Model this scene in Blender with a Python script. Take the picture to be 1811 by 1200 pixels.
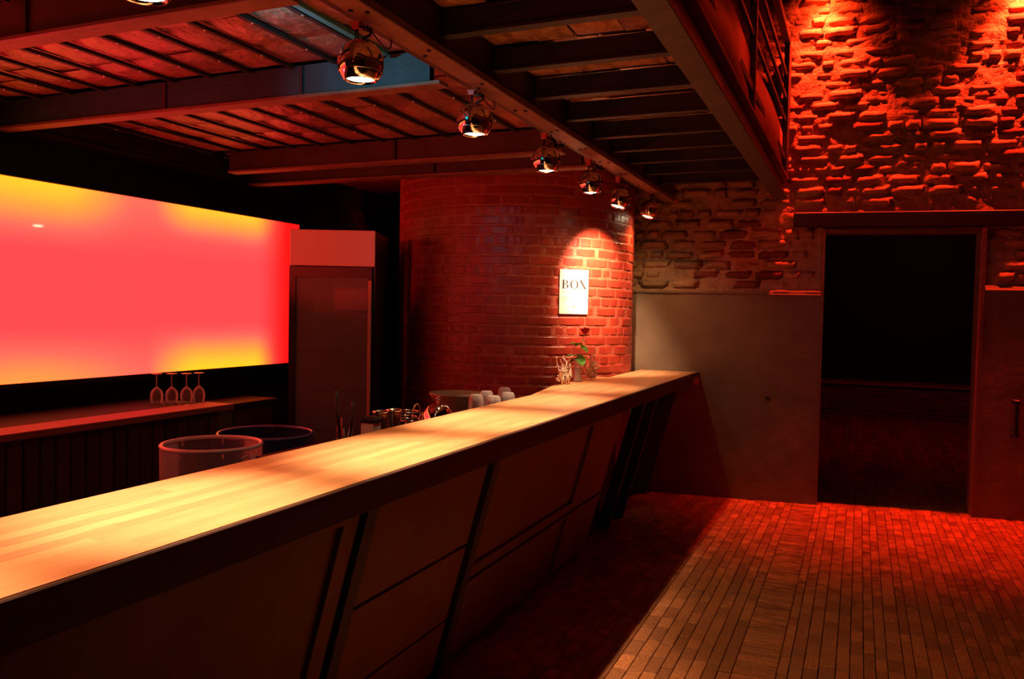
import bpy, bmesh, math, random
from mathutils import Vector, Matrix, noise
random.seed(7)
S = bpy.context.scene
COL = S.collection
for o in list(bpy.data.objects): bpy.data.objects.remove(o)
PI = math.pi
R_ = random.uniform

# ------------------------------------------------------------------ camera
F_PX, YAW, PITCH, ROLL = 1439.55, 0.402804, 0.0336044, 0.0200546
cam_d = bpy.data.cameras.new('camera'); cam = bpy.data.objects.new('camera', cam_d); COL.objects.link(cam)
cam_d.sensor_width = 36; cam_d.lens = F_PX / 1811 * 36; cam_d.clip_start = 0.02; cam_d.clip_end = 60
fwd = Vector((-math.sin(YAW)*math.cos(PITCH), math.cos(YAW)*math.cos(PITCH), -math.sin(PITCH)))
r0 = Vector((math.cos(YAW), math.sin(YAW), 0)); u0 = r0.cross(fwd)
rt = r0*math.cos(ROLL) + u0*math.sin(ROLL); up = u0*math.cos(ROLL) - r0*math.sin(ROLL)
CAMP = Vector((0, 0, 1.55))
cam.matrix_world = Matrix(((rt.x, up.x, -fwd.x, 0), (rt.y, up.y, -fwd.y, 0), (rt.z, up.z, -fwd.z, 1.55), (0, 0, 0, 1)))
S.camera = cam
def px(p):                                    # where a point falls in the frame (only used to rank repeats by size)
    v = Vector(p) - CAMP; d = v.dot(fwd)
    if d < .2: return (-999, -999, 999)
    return (905.5 + F_PX*v.dot(rt)/d, 600 - F_PX*v.dot(up)/d, d)

# ------------------------------------------------------------------ world, exposure, large lights
w = bpy.data.worlds.new('world'); S.world = w; w.use_nodes = True
w.node_tree.nodes['Background'].inputs[0].default_value = (0.010, 0.0028, 0.0012, 1)
w.node_tree.nodes['Background'].inputs[1].default_value = 0.12
S.view_settings.view_transform = 'Standard'; S.view_settings.look = 'None'
S.view_settings.exposure = 0.0; S.view_settings.gamma = 1.0; S.view_settings.use_curve_mapping = False
def light(kind, name, loc, energy, color, target=None, size=.05, cone=None, blend=1.0):
    d = bpy.data.lights.new(name, kind); d.energy = energy; d.color = color
    if kind != 'AREA': d.shadow_soft_size = size
    else: d.size = size
    if kind == 'SPOT': d.spot_size = math.radians(cone); d.spot_blend = blend
    o = bpy.data.objects.new(name, d); COL.objects.link(o); o.location = loc
    if target is not None:
        o.rotation_euler = (Vector(target) - Vector(loc)).to_track_quat('-Z', 'Y').to_euler()
    return o
WARM = (1.0, .64, .40)
WA = 0.126808; WO = Vector((-0.301, 7.249, 0))          # far wall: origin at the foot of the left door jamb, turned 7.3 degrees
WU = Vector((math.cos(WA), math.sin(WA), 0)); WN = Vector((math.sin(WA), -math.cos(WA), 0))
def far(u, n, z): return WO + WU*u + WN*n + Vector((0, 0, z))
# red floods high on the far wall, grazing down over the bricks
for u_, e in ((-.03, 700), (1.40, 700), (2.7, 350)):
    light('SPOT', 'red_flood', far(u_, .15, 4.25), e, (1, .036, .010), far(u_, -.50, 0), .03, 78, 1)
    light('SPOT', 'red_flood_spill', far(u_, .15, 4.25), e*.07, (1, .050, .010), far(u_, -1.6, 2.25), .03, 128, 1)
# red stage light in the hall, lighting the balustrade and the ends of the room
light('SPOT', 'red_stage_light', (2.2, 3.2, 4.6), 190, (1, .02, .012), (-.6, 5.4, 3.3), .08, 46, .8)
# added red fill behind the bar, thrown up on the ceiling bays
light('SPOT', 'red_ceiling_fill', (-3.9, 1.7, 1.5), 80, (1, .02, .06), (-2.6, 3.0, 2.68), .08, 100, 1)
# cyan effect light behind the first cross beam
light('SPOT', 'cyan_effect_light', (-2.12, 2.27, 2.605), 26, (.0, .46, .60), (-1.98, 3.2, 2.60), .02, 80, 1)
# unseen narrow red fill, added to redden the fridge header
light('SPOT', 'red_fridge_fill', (-3.2, .2, 2.30), 260, (1, .03, .02), (-3.62, 5.0, 2.02), .05, 13, .6)

# ------------------------------------------------------------------ helpers
def mat(name, base, rough=.6, metal=0, var=None, vscale=6, bump=0, bscale=40, rnd=0, spec=None, stretch=None, trans=0, coat=0, detail=6, ior=None):
    m = bpy.data.materials.new(name); m.use_nodes = True; N = m.node_tree.nodes; L = m.node_tree.links
    b = N['Principled BSDF']; b.inputs['Roughness'].default_value = rough; b.inputs['Metallic'].default_value = metal
    if spec is not None: b.inputs['Specular IOR Level'].default_value = spec
    if trans: b.inputs['Transmission Weight'].default_value = trans
    if coat: b.inputs['Coat Weight'].default_value = coat; b.inputs['Coat Roughness'].default_value = .08
    if ior: b.inputs['IOR'].default_value = ior
    tc = N.new('ShaderNodeTexCoord'); mp = N.new('ShaderNodeMapping'); L.new(tc.outputs['Object'], mp.inputs[0])
    if stretch: mp.inputs['Scale'].default_value = stretch
    oi = N.new('ShaderNodeObjectInfo')
    if rnd:                                    # shift the pattern per object so pieces differ
        sc = N.new('ShaderNodeVectorMath'); sc.operation = 'SCALE'; cb = N.new('ShaderNodeCombineXYZ')
        for i in range(3): L.new(oi.outputs['Random'], cb.inputs[i])
        L.new(cb.outputs[0], sc.inputs[0]); sc.inputs['Scale'].default_value = 37
        L.new(sc.outputs[0], mp.inputs['Location'])
    col = None
    if var:
        nz = N.new('ShaderNodeTexNoise'); nz.inputs['Scale'].default_value = vscale; nz.inputs['Detail'].default_value = detail
        nz.inputs['Roughness'].default_value = .65; L.new(mp.outputs[0], nz.inputs['Vector'])
        cr = N.new('ShaderNodeValToRGB'); cr.color_ramp.elements[0].position = .36; cr.color_ramp.elements[1].position = .64
        cr.color_ramp.elements[0].color = (*base, 1); cr.color_ramp.elements[1].color = (*var, 1)
        L.new(nz.outputs[0], cr.inputs[0]); col = cr.outputs[0]
    else:
        rg = N.new('ShaderNodeRGB'); rg.outputs[0].default_value = (*base, 1); col = rg.outputs[0]
    if rnd:
        hs = N.new('ShaderNodeHueSaturation'); mr = N.new('ShaderNodeMapRange'); L.new(oi.outputs['Random'], mr.inputs[0])
        mr.inputs['To Min'].default_value = 1 - rnd; mr.inputs['To Max'].default_value = 1 + rnd
        L.new(mr.outputs[0], hs.inputs['Value']); L.new(col, hs.inputs['Color']); col = hs.outputs[0]
    L.new(col, b.inputs['Base Color'])
    if bump:
        n2 = N.new('ShaderNodeTexNoise'); n2.inputs['Scale'].default_value = bscale; n2.inputs['Detail'].default_value = 8
        L.new(mp.outputs[0], n2.inputs['Vector'])
        bp = N.new('ShaderNodeBump'); bp.inputs['Strength'].default_value = min(1, bump); bp.inputs['Distance'].default_value = .012*max(1, bump)
        L.new(n2.outputs[0], bp.inputs['Height']); L.new(bp.outputs[0], b.inputs['Normal'])
    return m
def emit(name, color, strength):
    m = bpy.data.materials.new(name); m.use_nodes = True; N = m.node_tree.nodes
    b = N['Principled BSDF']; b.inputs['Base Color'].default_value = (.1, .1, .1, 1)
    b.inputs['Emission Color'].default_value = (*color, 1); b.inputs['Emission Strength'].default_value = strength
    return m
def clear(name, tint, fac, rough=.1):           # thin clear plastic or glass: mostly transparent with a glossy skin
    m = bpy.data.materials.new(name); m.use_nodes = True; N = m.node_tree.nodes; L = m.node_tree.links
    b = N['Principled BSDF']; b.inputs['Base Color'].default_value = (*tint, 1); b.inputs['Roughness'].default_value = rough
    b.inputs['Specular IOR Level'].default_value = .8
    t = N.new('ShaderNodeBsdfTransparent'); t.inputs[0].default_value = (*[.6 + .4*min(1, c*1.2) for c in tint], 1)
    fr = N.new('ShaderNodeFresnel'); fr.inputs[0].default_value = 1.5
    ad = N.new('ShaderNodeMath'); ad.use_clamp = True; ad.inputs[1].default_value = fac; L.new(fr.outputs[0], ad.inputs[0])
    mx = N.new('ShaderNodeMixShader'); L.new(ad.outputs[0], mx.inputs[0]); L.new(t.outputs[0], mx.inputs[1]); L.new(b.outputs[0], mx.inputs[2])
    L.new(mx.outputs[0], N['Material Output'].inputs[0]); return m

class MB:
    def __init__(s): s.v = []; s.f = []; s.sm = []
    def add(s, vs, fs, smooth=False):
        k = len(s.v); s.v += [tuple(v) for v in vs]; s.f += [tuple(i+k for i in f) for f in fs]; s.sm += [smooth]*len(fs); return s
    def box(s, x0, x1, y0, y1, z0, z1, M=None):
        vs = [Vector((x, y, z)) for x in (x0, x1) for y in (y0, y1) for z in (z0, z1)]
        if M: vs = [M @ v for v in vs]
        return s.add(vs, [(0, 1, 3, 2), (4, 6, 7, 5), (0, 4, 5, 1), (2, 3, 7, 6), (0, 2, 6, 4), (1, 5, 7, 3)])
    def bbox(s, x0, x1, y0, y1, z0, z1, b=.004):    # box with chamfered edges
        b = min(b, (x1-x0)*.45, (y1-y0)*.45, (z1-z0)*.45)
        bm = bmesh.new(); bmesh.ops.create_cube(bm, size=1)
        for v in bm.verts: v.co = Vector(((x0+x1)/2+v.co.x*(x1-x0), (y0+y1)/2+v.co.y*(y1-y0), (z0+z1)/2+v.co.z*(z1-z0)))
        bmesh.ops.bevel(bm, geom=bm.edges[:], offset=b, segments=1, affect='EDGES')
        bm.verts.index_update(); s.add([v.co.copy() for v in bm.verts], [[v.index for v in f.verts] for f in bm.faces]); bm.free(); return s
    def lathe(s, prof, n=28, M=None, smooth=True):
        vs = [];
        for r, z in prof:
            for i in range(n): a = 2*PI*i/n; vs.append(Vector((r*math.cos(a), r*math.sin(a), z)))
        fs = [(j*n+i, j*n+(i+1) % n, (j+1)*n+(i+1) % n, (j+1)*n+i) for j in range(len(prof)-1) for i in range(n)]
        if M: vs = [M @ v for v in vs]
        return s.add(vs, fs, smooth)
    def tube(s, pts, r, n=8, smooth=True):
        pts = [Vector(p) for p in pts]; rs = r if isinstance(r, (list, tuple)) else [r]*len(pts)
        vs = []; up_ = Vector((0, 0, 1))
        for i, p in enumerate(pts):
            t = (pts[min(i+1, len(pts)-1)] - pts[max(i-1, 0)]).normalized()
            a = t.cross(up_);
            if a.length < .1: a = t.cross(Vector((1, 0, 0)))
            a.normalize(); b = t.cross(a)
            for k in range(n): q = 2*PI*k/n; vs.append(p + (a*math.cos(q) + b*math.sin(q))*rs[i])
        fs = [(j*n+i, j*n+(i+1) % n, (j+1)*n+(i+1) % n, (j+1)*n+i) for j in range(len(pts)-1) for i in range(n)]
        fs += [tuple(range(n))[::-1], tuple(range((len(pts)-1)*n, len(pts)*n))]
        return s.add(vs, fs, smooth)
    def mesh(s, name, m):
        me = bpy.data.meshes.new(name); me.from_pydata(s.v, [], s.f)
        bm = bmesh.new(); bm.from_mesh(me); bmesh.ops.recalc_face_normals(bm, faces=bm.faces[:]); bm.to_mesh(me); bm.free()
        me.polygons.foreach_set('use_smooth', s.sm)
        if m: me.materials.append(m)
        me.update(); return me
    def build(s, name, m, parent=None): return link(name, s.mesh(name, m), parent)
def link(name, me, parent=None, loc=(0, 0, 0), rot=(0, 0, 0), sc=(1, 1, 1)):
    o = bpy.data.objects.new(name, me); COL.objects.link(o); o.location = loc; o.rotation_euler = rot; o.scale = sc
    if parent: o.parent = parent
    return o
def tag(o, label=None, cat=None, group=None, kind=None):
    if label: o['label'] = label
    if cat: o['category'] = cat
    if group: o['group'] = group
    if kind: o['kind'] = kind
    return o
def empty(name, loc=(0, 0, 0), rz=0):
    o = bpy.data.objects.new(name, None); COL.objects.link(o); o.location = loc; o.rotation_euler = (0, 0, rz); o.empty_display_size = .1; return o
def copy_tree(o, parent=None):
    c = o.copy(); COL.objects.link(c); c.parent = parent
    for ch in [k for k in KIDS.get(o.name, [])]: copy_tree(ch, c)
    return c
KIDS = {}
def reg(root):                                   # remember children for copying
    def walk(o):
        KIDS[o.name] = [c for c in bpy.data.objects if c.parent == o]
        for c in KIDS[o.name]: walk(c)
    walk(root)

# ------------------------------------------------------------------ materials
M = {}
M['wood_top'] = mat('butcher_block', (.52, .20, .075), .34, var=(.76, .40, .18), vscale=5, stretch=(9, .8, 1), bump=.12, bscale=14, rnd=.20)
M['floor'] = mat('floor_block_wood', (.24, .080, .026), .42, var=(.58, .22, .075), vscale=11, bump=.3, bscale=60, rnd=.28)
M['floor_base'] = mat('floor_grout', (.02, .010, .006), .9)
M['dark_wood'] = mat('dark_painted_wood', (.050, .018, .010), .55, var=(.075, .027, .014), vscale=4, bump=.2, bscale=30)
M['panel_wood'] = mat('bar_front_board', (.21, .068, .034), .6, var=(.27, .095, .046), vscale=3, bump=.15, bscale=25)
M['post'] = mat('worn_steel_post', (.050, .040, .030), .6, var=(.085, .06, .042), vscale=9, bump=.3, bscale=60)
M['black'] = mat('black_board', (.010, .006, .005), .6)
M['blackgloss'] = mat('black_laminate', (.005, .003, .003), .55, spec=.15)
M['beam'] = mat('rusty_beam_paint', (.17, .065, .035), .55, var=(.26, .11, .055), vscale=7, bump=.25, bscale=40)
M['beam_dark'] = mat('dark_steel_joist', (.028, .018, .014), .6, var=(.05, .03, .02), vscale=8, bump=.2, bscale=40)
M['beam_cyan_tint'] = mat('beam_web_cyan_light_tint', (.014, .042, .055), .6, var=(.022, .062, .08), vscale=9, bump=.2, bscale=60)  # blue tint stands in for part of the cyan light on this web
M['ceil'] = mat('ceiling_board_film', (.22, .075, .05), .28, var=(.42, .16, .11), vscale=4.5, bump=.9, bscale=6, rnd=.25)
M['ceil_r'] = mat('ceiling_board_brown', (.30, .12, .05), .22, var=(.62, .29, .13), vscale=5, bump=.7, bscale=7, rnd=.3)
M['side_wood'] = mat('side_board_wood', (.060, .022, .012), .6, var=(.10, .038, .02), vscale=6)
M['angle'] = mat('steel_strip_cyan_light_tint', (.03, .26, .29), .45)  # teal base put in to strengthen the cyan light on the strip
M['batten'] = mat('black_batten', (.012, .010, .010), .6)
M['screw'] = mat('screw_head', (.7, .7, .7), .3, metal=1)
M['plaster'] = mat('grey_green_plaster', (.15, .105, .062), .75, var=(.20, .14, .085), vscale=3, bump=.45, bscale=9)
M['brick_w'] = mat('limewashed_brick', (.42, .23, .12), .85, var=(.60, .38, .21), vscale=7, bump=.9, bscale=45, rnd=.22)
M['brick_r'] = mat('bare_red_brick', (.22, .055, .030), .85, var=(.30, .085, .045), vscale=9, bump=.9, bscale=45, rnd=.2)
M['mortar'] = mat('rough_mortar', (.30, .17, .095), .95, var=(.46, .28, .16), vscale=12, bump=1.0, bscale=55)
M['col_brick'] = mat('red_painted_brick', (.30, .028, .014), .36, var=(.38, .042, .020), vscale=6, bump=.35, bscale=28, rnd=.14)
M['col_mortar'] = mat('red_painted_mortar', (.36, .060, .030), .5, var=(.46, .10, .05), vscale=14, bump=.5, bscale=50)
M['chrome'] = mat('chrome_ball', (.80, .74, .66), .09, metal=1, bump=.03, bscale=12)
M['steel'] = mat('brushed_steel', (.6, .58, .55), .22, metal=1)
M['darkmetal'] = mat('dark_metal', (.06, .05, .045), .4, metal=.6)
M['clamp_glow'] = mat('clamp_panel_glow_tint', (.55, .10, .08), .45)  # red base stands in for the panel glow on the clamps
M['bulb'] = emit('glowing_bulb', (1, .82, .50), 22)
M['glass'] = clear('clear_glass', (.9, .9, .9), .10, .05)
M['acryl'] = clear('clear_acrylic', (.75, .62, .66), .22, .25)
M['acryl_rim'] = mat('acrylic_rim', (.95, .85, .85), .2)
M['blue_tub'] = clear('blue_acrylic', (.03, .04, .22), .72, .2)
M['blue_rim'] = mat('blue_rim', (.10, .11, .38), .18)
M['white'] = mat('white_enamel', (.75, .70, .66), .35)
M['paper'] = mat('poster_paper', (.85, .76, .62), .7)
M['ink'] = mat('poster_ink', (.03, .018, .012), .8)
M['ink2'] = mat('poster_faded_ink', (.40, .30, .22), .8)
M['sign_letters'] = mat('frosted_letters', (.85, .72, .72), .4)
M['fridge'] = mat('fridge_black', (.012, .008, .007), .4)
M['fridge_in'] = mat('fridge_lining', (.34, .22, .14), .5)
M['header'] = mat('fridge_header_white', (.72, .60, .55), .45)
M['leaf'] = mat('rose_leaf', (.12, .42, .03), .45, rnd=.2)
M['rose'] = mat('rose_petal', (.42, .008, .03), .5)
M['curl'] = mat('dried_curl', (.80, .60, .44), .35, var=(.55, .34, .22), vscale=30)
M['rail'] = mat('balustrade_black', (.030, .016, .014), .5)
M['toe'] = mat('balustrade_board', (.42, .16, .12), .5, var=(.58, .24, .18), vscale=3, bump=.3, bscale=8)
M['bowl'] = mat('pale_bowl', (.40, .30, .20), .3)
M['slat'] = mat('dark_slat', (.07, .022, .012), .55, var=(.10, .032, .018), vscale=8, bump=.2, rnd=.3)
M['rubble'] = mat('dark_rubble', (.10, .05, .035), .8, var=(.16, .08, .05), vscale=9, bump=1, bscale=20, rnd=.4)

# ------------------------------------------------------------------ floor
floor = MB().box(-5.2, 3.2, -1.2, 15.5, -.10, -.012).build('floor', M['floor_base']); tag(floor, kind='structure')
blocks = []
def wall_y(x): return WO.y + (x - WO.x)*math.tan(WA)
def fill_rows(x0, x1, y0, y1, wide, lo, hi):
    x = x0
    while x < x1:
        wd = min(R_(*wide), x1 - x)
        if x1 - x - wd < .02: wd = x1 - x
        y = y0 + R_(-.1, 0)
        while y < y1(x) if callable(y1) else y < y1:
            l = R_(lo, hi); blocks.append((x, x+wd, y, y+l)); y += l
        x += wd
def wy(x): return wall_y(x) - .10
fill_rows(-1.75, -.465, 1.9, wy, (.052, .072), .11, .21)
y = 1.9                                             # one course of narrow boards laid crosswise
while y < wy(-.4): d_ = R_(.024, .05); blocks.append((-.465, -.285, y, y+d_)); y += d_
fill_rows(-.285, 1.9, 1.9, wy, (.040, .070), .10, .19)
def bsize(b):
    c = ((b[0]+b[1])/2, (b[2]+b[3])/2, 0); q = px(c)
    if q[0] < -40 or q[0] > 1850 or q[1] > 1230 or q[1] < 0: return -1
    if b[0] < -1.12: return 0
    return (b[1]-b[0])*(b[3]-b[2])/q[2]**3
blocks.sort(key=bsize, reverse=True)
unit = MB(); unit.add([(-.5, -.5, -.05), (.5, -.5, -.05), (.5, .5, -.05), (-.5, .5, -.05), (-.5, -.5, -.002), (.5, -.5, -.002), (.5, .5, -.002), (-.5, .5, -.002),
          (-.47, -.48, 0), (.47, -.48, 0), (.47, .48, 0), (-.47, .48, 0)],
         [(0, 1, 5, 4), (1, 2, 6, 5), (2, 3, 7, 6), (3, 0, 4, 7), (4, 5, 9, 8), (5, 6, 10, 9), (6, 7, 11, 10), (7, 4, 8, 11), (8, 9, 10, 11)])
ume = unit.mesh('wood_block', M['floor'])
GAP = .0035
for b in blocks[:300]:
    link('wood_block', ume, floor, ((b[0]+b[1])/2, (b[2]+b[3])/2, R_(-.0025, .0)), (R_(-.006, .006), R_(-.01, .01), R_(-.012, .012)),
         (b[1]-b[0]-GAP, b[3]-b[2]-GAP, 1))
def rndmat(base_m, name):                           # for joined pieces: per-island colour instead of per-object
    m = base_m.copy(); m.name = name; N = m.node_tree.nodes; L = m.node_tree.links
    g = N.new('ShaderNodeNewGeometry')
    for n in N:
        if n.type == 'OBJECT_INFO':
            for l in list(n.outputs['Random'].links): L.new(g.outputs['Random Per Island'], l.to_socket)
    return m
rest = MB()
for b in blocks[300:]:
    if b[0] < -1.72 and b[3] < 2: continue
    cx, cy, sx, sy = (b[0]+b[1])/2, (b[2]+b[3])/2, b[1]-b[0]-GAP, b[3]-b[2]-GAP
    dz = R_(-.0025, 0); t1, t2 = R_(-.008, .008), R_(-.008, .008)
    rest.add([(cx+v[0]*sx, cy+v[1]*sy, v[2]+dz+v[0]*sx*t1+v[1]*sy*t2) for v in unit.v], unit.f)
o = rest.build('wood_blocks', rndmat(M['floor'], 'floor_block_wood_joined'), floor); tag(o, kind='stuff')
# boards of the adjoining room, seen through the doorway
rb = MB(); x = -1.6
while x < 2.9:
    y = wall_y(x) - .10
    while y < 14.2:
        l = R_(.5, 1.1); rb.box(x+.002, x+.083, y+.002, y+l-.002, -.03, R_(-.004, 0)); y += l
    x += .085
o = rb.build('floor_boards', rndmat(M['floor'], 'back_room_boards'), floor); tag(o, kind='stuff')

# ------------------------------------------------------------------ far wall (local x along, -y to camera)
def disp(x, z):
    v = .004 + noise.noise(Vector((x*2.3, z*2.3, 5.5)))*.034 + noise.noise(Vector((x*9, z*13, 4.2)))*.017 + noise.noise(Vector((x*27, z*34, 9.1)))*.010
    return v
def rough_sheet(mb, x0, x1, z0, z1, st=.016, amp=1.0, off=0.0):
    nx = max(2, int((x1-x0)/st)); nz = max(2, int((z1-z0)/st)); vs = []
    for j in range(nz+1):
        for i in range(nx+1):
            X = x0+(x1-x0)*i/nx; Z = z0+(z1-z0)*j/nz; vs.append((X, off - amp*disp(X, Z), Z))
    fs = [(j*(nx+1)+i, j*(nx+1)+i+1, (j+1)*(nx+1)+i+1, (j+1)*(nx+1)+i) for j in range(nz) for i in range(nx)]
    mb.add(vs, fs, True)
DW, DH = 1.169, 2.25
wf = MB()
rough_sheet(wf, -2.3, 0, 1.70, 4.7); rough_sheet(wf, DW+.03, 2.6, 1.75, 4.7); rough_sheet(wf, 0, DW+.03, 2.36, 4.7)
wf.box(-2.9, 0, .03, .13, 0, 4.7); wf.box(DW+.03, 2.9, .03, .13, 0, 4.7); wf.box(0, DW+.03, .03, .13, DH+.04, 4.7)
wall_far = wf.build('wall_far', M['mortar']); wall_far.location = WO; wall_far.rotation_euler = (0, 0, WA); tag(wall_far, kind='structure')
def brick_var(seed, ln):                            # irregular worn brick, unit size, rough bulging face towards -y
    mb = MB(); nx, nz = 5, 3; vs = []; rr = random.Random(seed)
    for j in range(nz+1):
        for i in range(nx+1):
            u, v = i/nx - .5, j/nz - .5
            e = max(0, 1 - (2*abs(u))**6) * max(0, 1 - (2*abs(v))**4)
            d = -.020*e**.5 - .010*noise.noise(Vector((u*5+seed*7.7, v*5, seed)))- rr.uniform(-.005, .005)
            if i in (0, nx) or j in (0, nz): d = .012
            vs.append((u*(.99+rr.uniform(-.02, .03)) + rr.uniform(-.018, .018), d, v*(1+rr.uniform(-.04, .06)) + rr.uniform(-.035, .035)))
    fs = [(j*(nx+1)+i, j*(nx+1)+i+1, (j+1)*(nx+1)+i+1, (j+1)*(nx+1)+i) for j in range(nz) for i in range(nx)]
    k = len(vs); vs += [(-.46, .05, -.44), (.46, .05, -.44), (.46, .05, .44), (-.46, .05, .44)]
    fs += [tuple([k, k+1] + list(range(nx, -1, -1))), tuple([k+3, k+2] + [nz*(nx+1)+i for i in range(nx, -1, -1)]),
           tuple([k, k+3] + [j*(nx+1) for j in range(nz, -1, -1)]), tuple([k+1, k+2] + [j*(nx+1)+nx for j in range(nz, -1, -1)])]
    mb.add(vs, fs, True); return mb
BV = [brick_var(i, 1) for i in range(12)]
BMw = [b.mesh('brick', M['brick_w']) for b in BV]; BMr = [b.mesh('brick', M['brick_r']) for b in BV]
bl = []
CH = .087; row = 0; z = 1.775
while z < 4.62:
    x = -2.28 + (.07 if row % 2 else 0)
    while x < 2.5:
        l = .255 if (row % 2 == 0 or R_(0, 1) < .45) else .125
        l *= R_(.88, 1.08); x1 = x + l
        zc = z + CH/2
        inside_door = (x1 > -.02 and x < DW + .05 and zc < 2.46)
        lintel = (x1 > -.25 and x < 1.50 and 2.27 < zc < 2.46)
        if not inside_door and not lintel and not (x > DW and zc < 1.89) and not (x1 > -.40 and x < 0 and zc < 1.82) and R_(0, 1) > .035:
            # bare brick where the whitewash has come off, a patch left of the doorway
            bare = (noise.noise(Vector((x*1.9+3, zc*2.4, .7))) > .30) or (abs(x+.85) < .35 and abs(zc-1.98) < .14 and R_(0, 1) < .55)
            bl.append((x, l, zc, bare, noise.noise(Vector(((x+l/2)*2.3, zc*2.3, 5.5)))))
        x = x1 + .007
    z += CH; row += 1
def bvis(b):
    p = px(far(b[0]+b[1]/2, 0, b[2]))
    if not (-30 < p[0] < 1840 and -15 < p[1] < 900): return 0
    wx = (WO + WU*(b[0]+b[1]/2)).x
    if p[0] < 1390 and p[1] < 300: return 0
    if p[0] < 1120: return 0
    return b[1]*(1 + (b[2] < 2.6))
bl.sort(key=bvis, reverse=True)
restw, restr = MB(), MB()
for i, b in enumerate(bl):
    x, l, zc, bare, nn = b; k = random.randrange(12)
    dep = .006 - .034*nn - R_(0, .016) - .006*(zc < 2.62) + (.030*max(0, noise.noise(Vector((x*1.3, zc*1.9, 8.8)))) + R_(-.008, .010))*(zc > 2.5) + (.024 if R_(0, 1) < .08 else 0)
    xc = x + l/2; rz = R_(-.05, .05); ry = R_(-.04, .04); rx = R_(-.14, .14)
    if i < 300:
        link('brick', (BMr if bare else BMw)[k], wall_far, (xc, dep, zc), (rx, ry, rz), (l, 1, CH*R_(.92, 1.02)))
    else:
        hh = CH*.88; tgt = restr if bare else restw
        tgt.add([(xc+v[0]*l, dep+v[1], zc+v[2]*hh) for v in BV[k].v], BV[k].f, True)
if restw.v: tag(restw.build('bricks', rndmat(M['brick_w'], 'limewashed_brick_joined'), wall_far), kind='stuff')
if restr.v: tag(restr.build('bricks', rndmat(M['brick_r'], 'bare_brick_joined'), wall_far), kind='stuff')
# plaster dado with a proud ledge on both sides of the doorway
def dado(x0, x1, h, nm):
    mb = MB(); nx = int((x1-x0)/.05); nz = int(h/.05); vs = []
    for j in range(nz+1):
        for i in range(nx+1):
            X = x0+(x1-x0)*i/nx; Z = h*j/nz
            vs.append((X, -.062 - .004*noise.noise(Vector((X*3, Z*3, 2))) - .002*noise.noise(Vector((X*11, Z*11, 2))), Z))
    fs = [(j*(nx+1)+i, j*(nx+1)+i+1, (j+1)*(nx+1)+i+1, (j+1)*(nx+1)+i) for j in range(nz) for i in range(nx)]
    mb.add(vs, fs, True)
    mb.box(x0, x1, -.060, .04, 0, h-.002)
    return mb.build(nm, M['plaster'], wall_far)
dado(-2.4, -.001, 1.752, 'plaster_dado'); dado(DW+.031, 2.6, 1.815, 'plaster_dado')
mb = MB()                                            # ragged plaster lip along the top of the dado
x = -2.4
while x < -.02:
    l = R_(.04, .13); mb.box(x, min(x+l, -.004), -.070-R_(0, .008), .0, 1.745, 1.756+R_(0, .012)); x += l
mb.build('dado_lip', M['plaster'], wall_far)
def wedge(x0, x1, n1, n0, z0, z1):                  # sloping plaster lip
    mb = MB(); k = max(2, int((x1-x0)/.06)); vs = []
    for i in range(k+1):
        X = x0+(x1-x0)*i/k; j = R_(-.004, .004); vs += [(X, .01, z0), (X, -n1, z0), (X, -n1+.002, z0+.006), (X, -n0, z1+j), (X, .01, z1+j)]
    mb.add(vs, [(i*5+q, i*5+(q+1) % 5, (i+1)*5+(q+1) % 5, (i+1)*5+q) for i in range(k) for q in range(5)] + [(0, 1, 2, 3, 4), tuple(k*5+q for q in range(4, -1, -1))])
    return mb.build('dado_lip', M['plaster'], wall_far)
wedge(DW+.035, 2.6, .078, .010, 1.795, 1.860)
wedge(-.42, -.008, .084, .025, 1.738, 1.782)
# shallow scars and a socket hole in the plaster
mb = MB(); mb.lathe([(.014, -.004), (.020, -.004), (.024, 0), (.014, .002)], 10, Matrix.Translation((-.40, -.066, .875)) @ Matrix.Rotation(PI/2, 4, 'X'))
mb.build('wall_hole', M['black'], wall_far)
mb = MB(); mb.bbox(-1.62, -1.55, -.068, -.058, 1.715, 1.728, .003); mb.build('tape_scrap', mat('orange_tape', (.5, .22, .04), .6), wall_far)
# ------------------------------------------------------------------ doorway
lint = MB().bbox(-.235, 1.475, -.060, .10, 2.300, 2.425, .010).build('trim_1', M['black']); lint.location = WO; lint.rotation_euler = (0, 0, WA); tag(lint, 'dark timber lintel over the open doorway', kind='structure')
frame = MB(); frame.box(-.006, .016, -.066, .12, 0, DH+.03); frame.box(DW-.0, DW+.032, -.066, .12, 0, DH+.03); frame.box(.016, DW, -.05, .12, DH, DH+.03)
o = frame.build('door_1', mat('door_lining', (.13, .07, .05), .6, var=(.18, .10, .07), vscale=8, bump=.3)); o.location = WO; o.rotation_euler = (0, 0, WA); tag(o, 'dark lining of the open doorway', kind='structure')
# handle bar on the wall to the right of the doorway
h = empty('door_handle', far(1.44, .064, .80), WA)
tag(h, 'black metal pull handle on the wall right of the doorway', 'handle')
mb = MB(); mb.bbox(-.016, .016, -.062, -.044, -.145, .145, .004); mb.build('grip', M['darkmetal'], h)
for zz in (-.13, .13):
    mb = MB(); mb.bbox(-.030, .022, -.050, .0, zz-.018, zz+.018, .004); mb.build('mount', M['darkmetal'], h)
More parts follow.
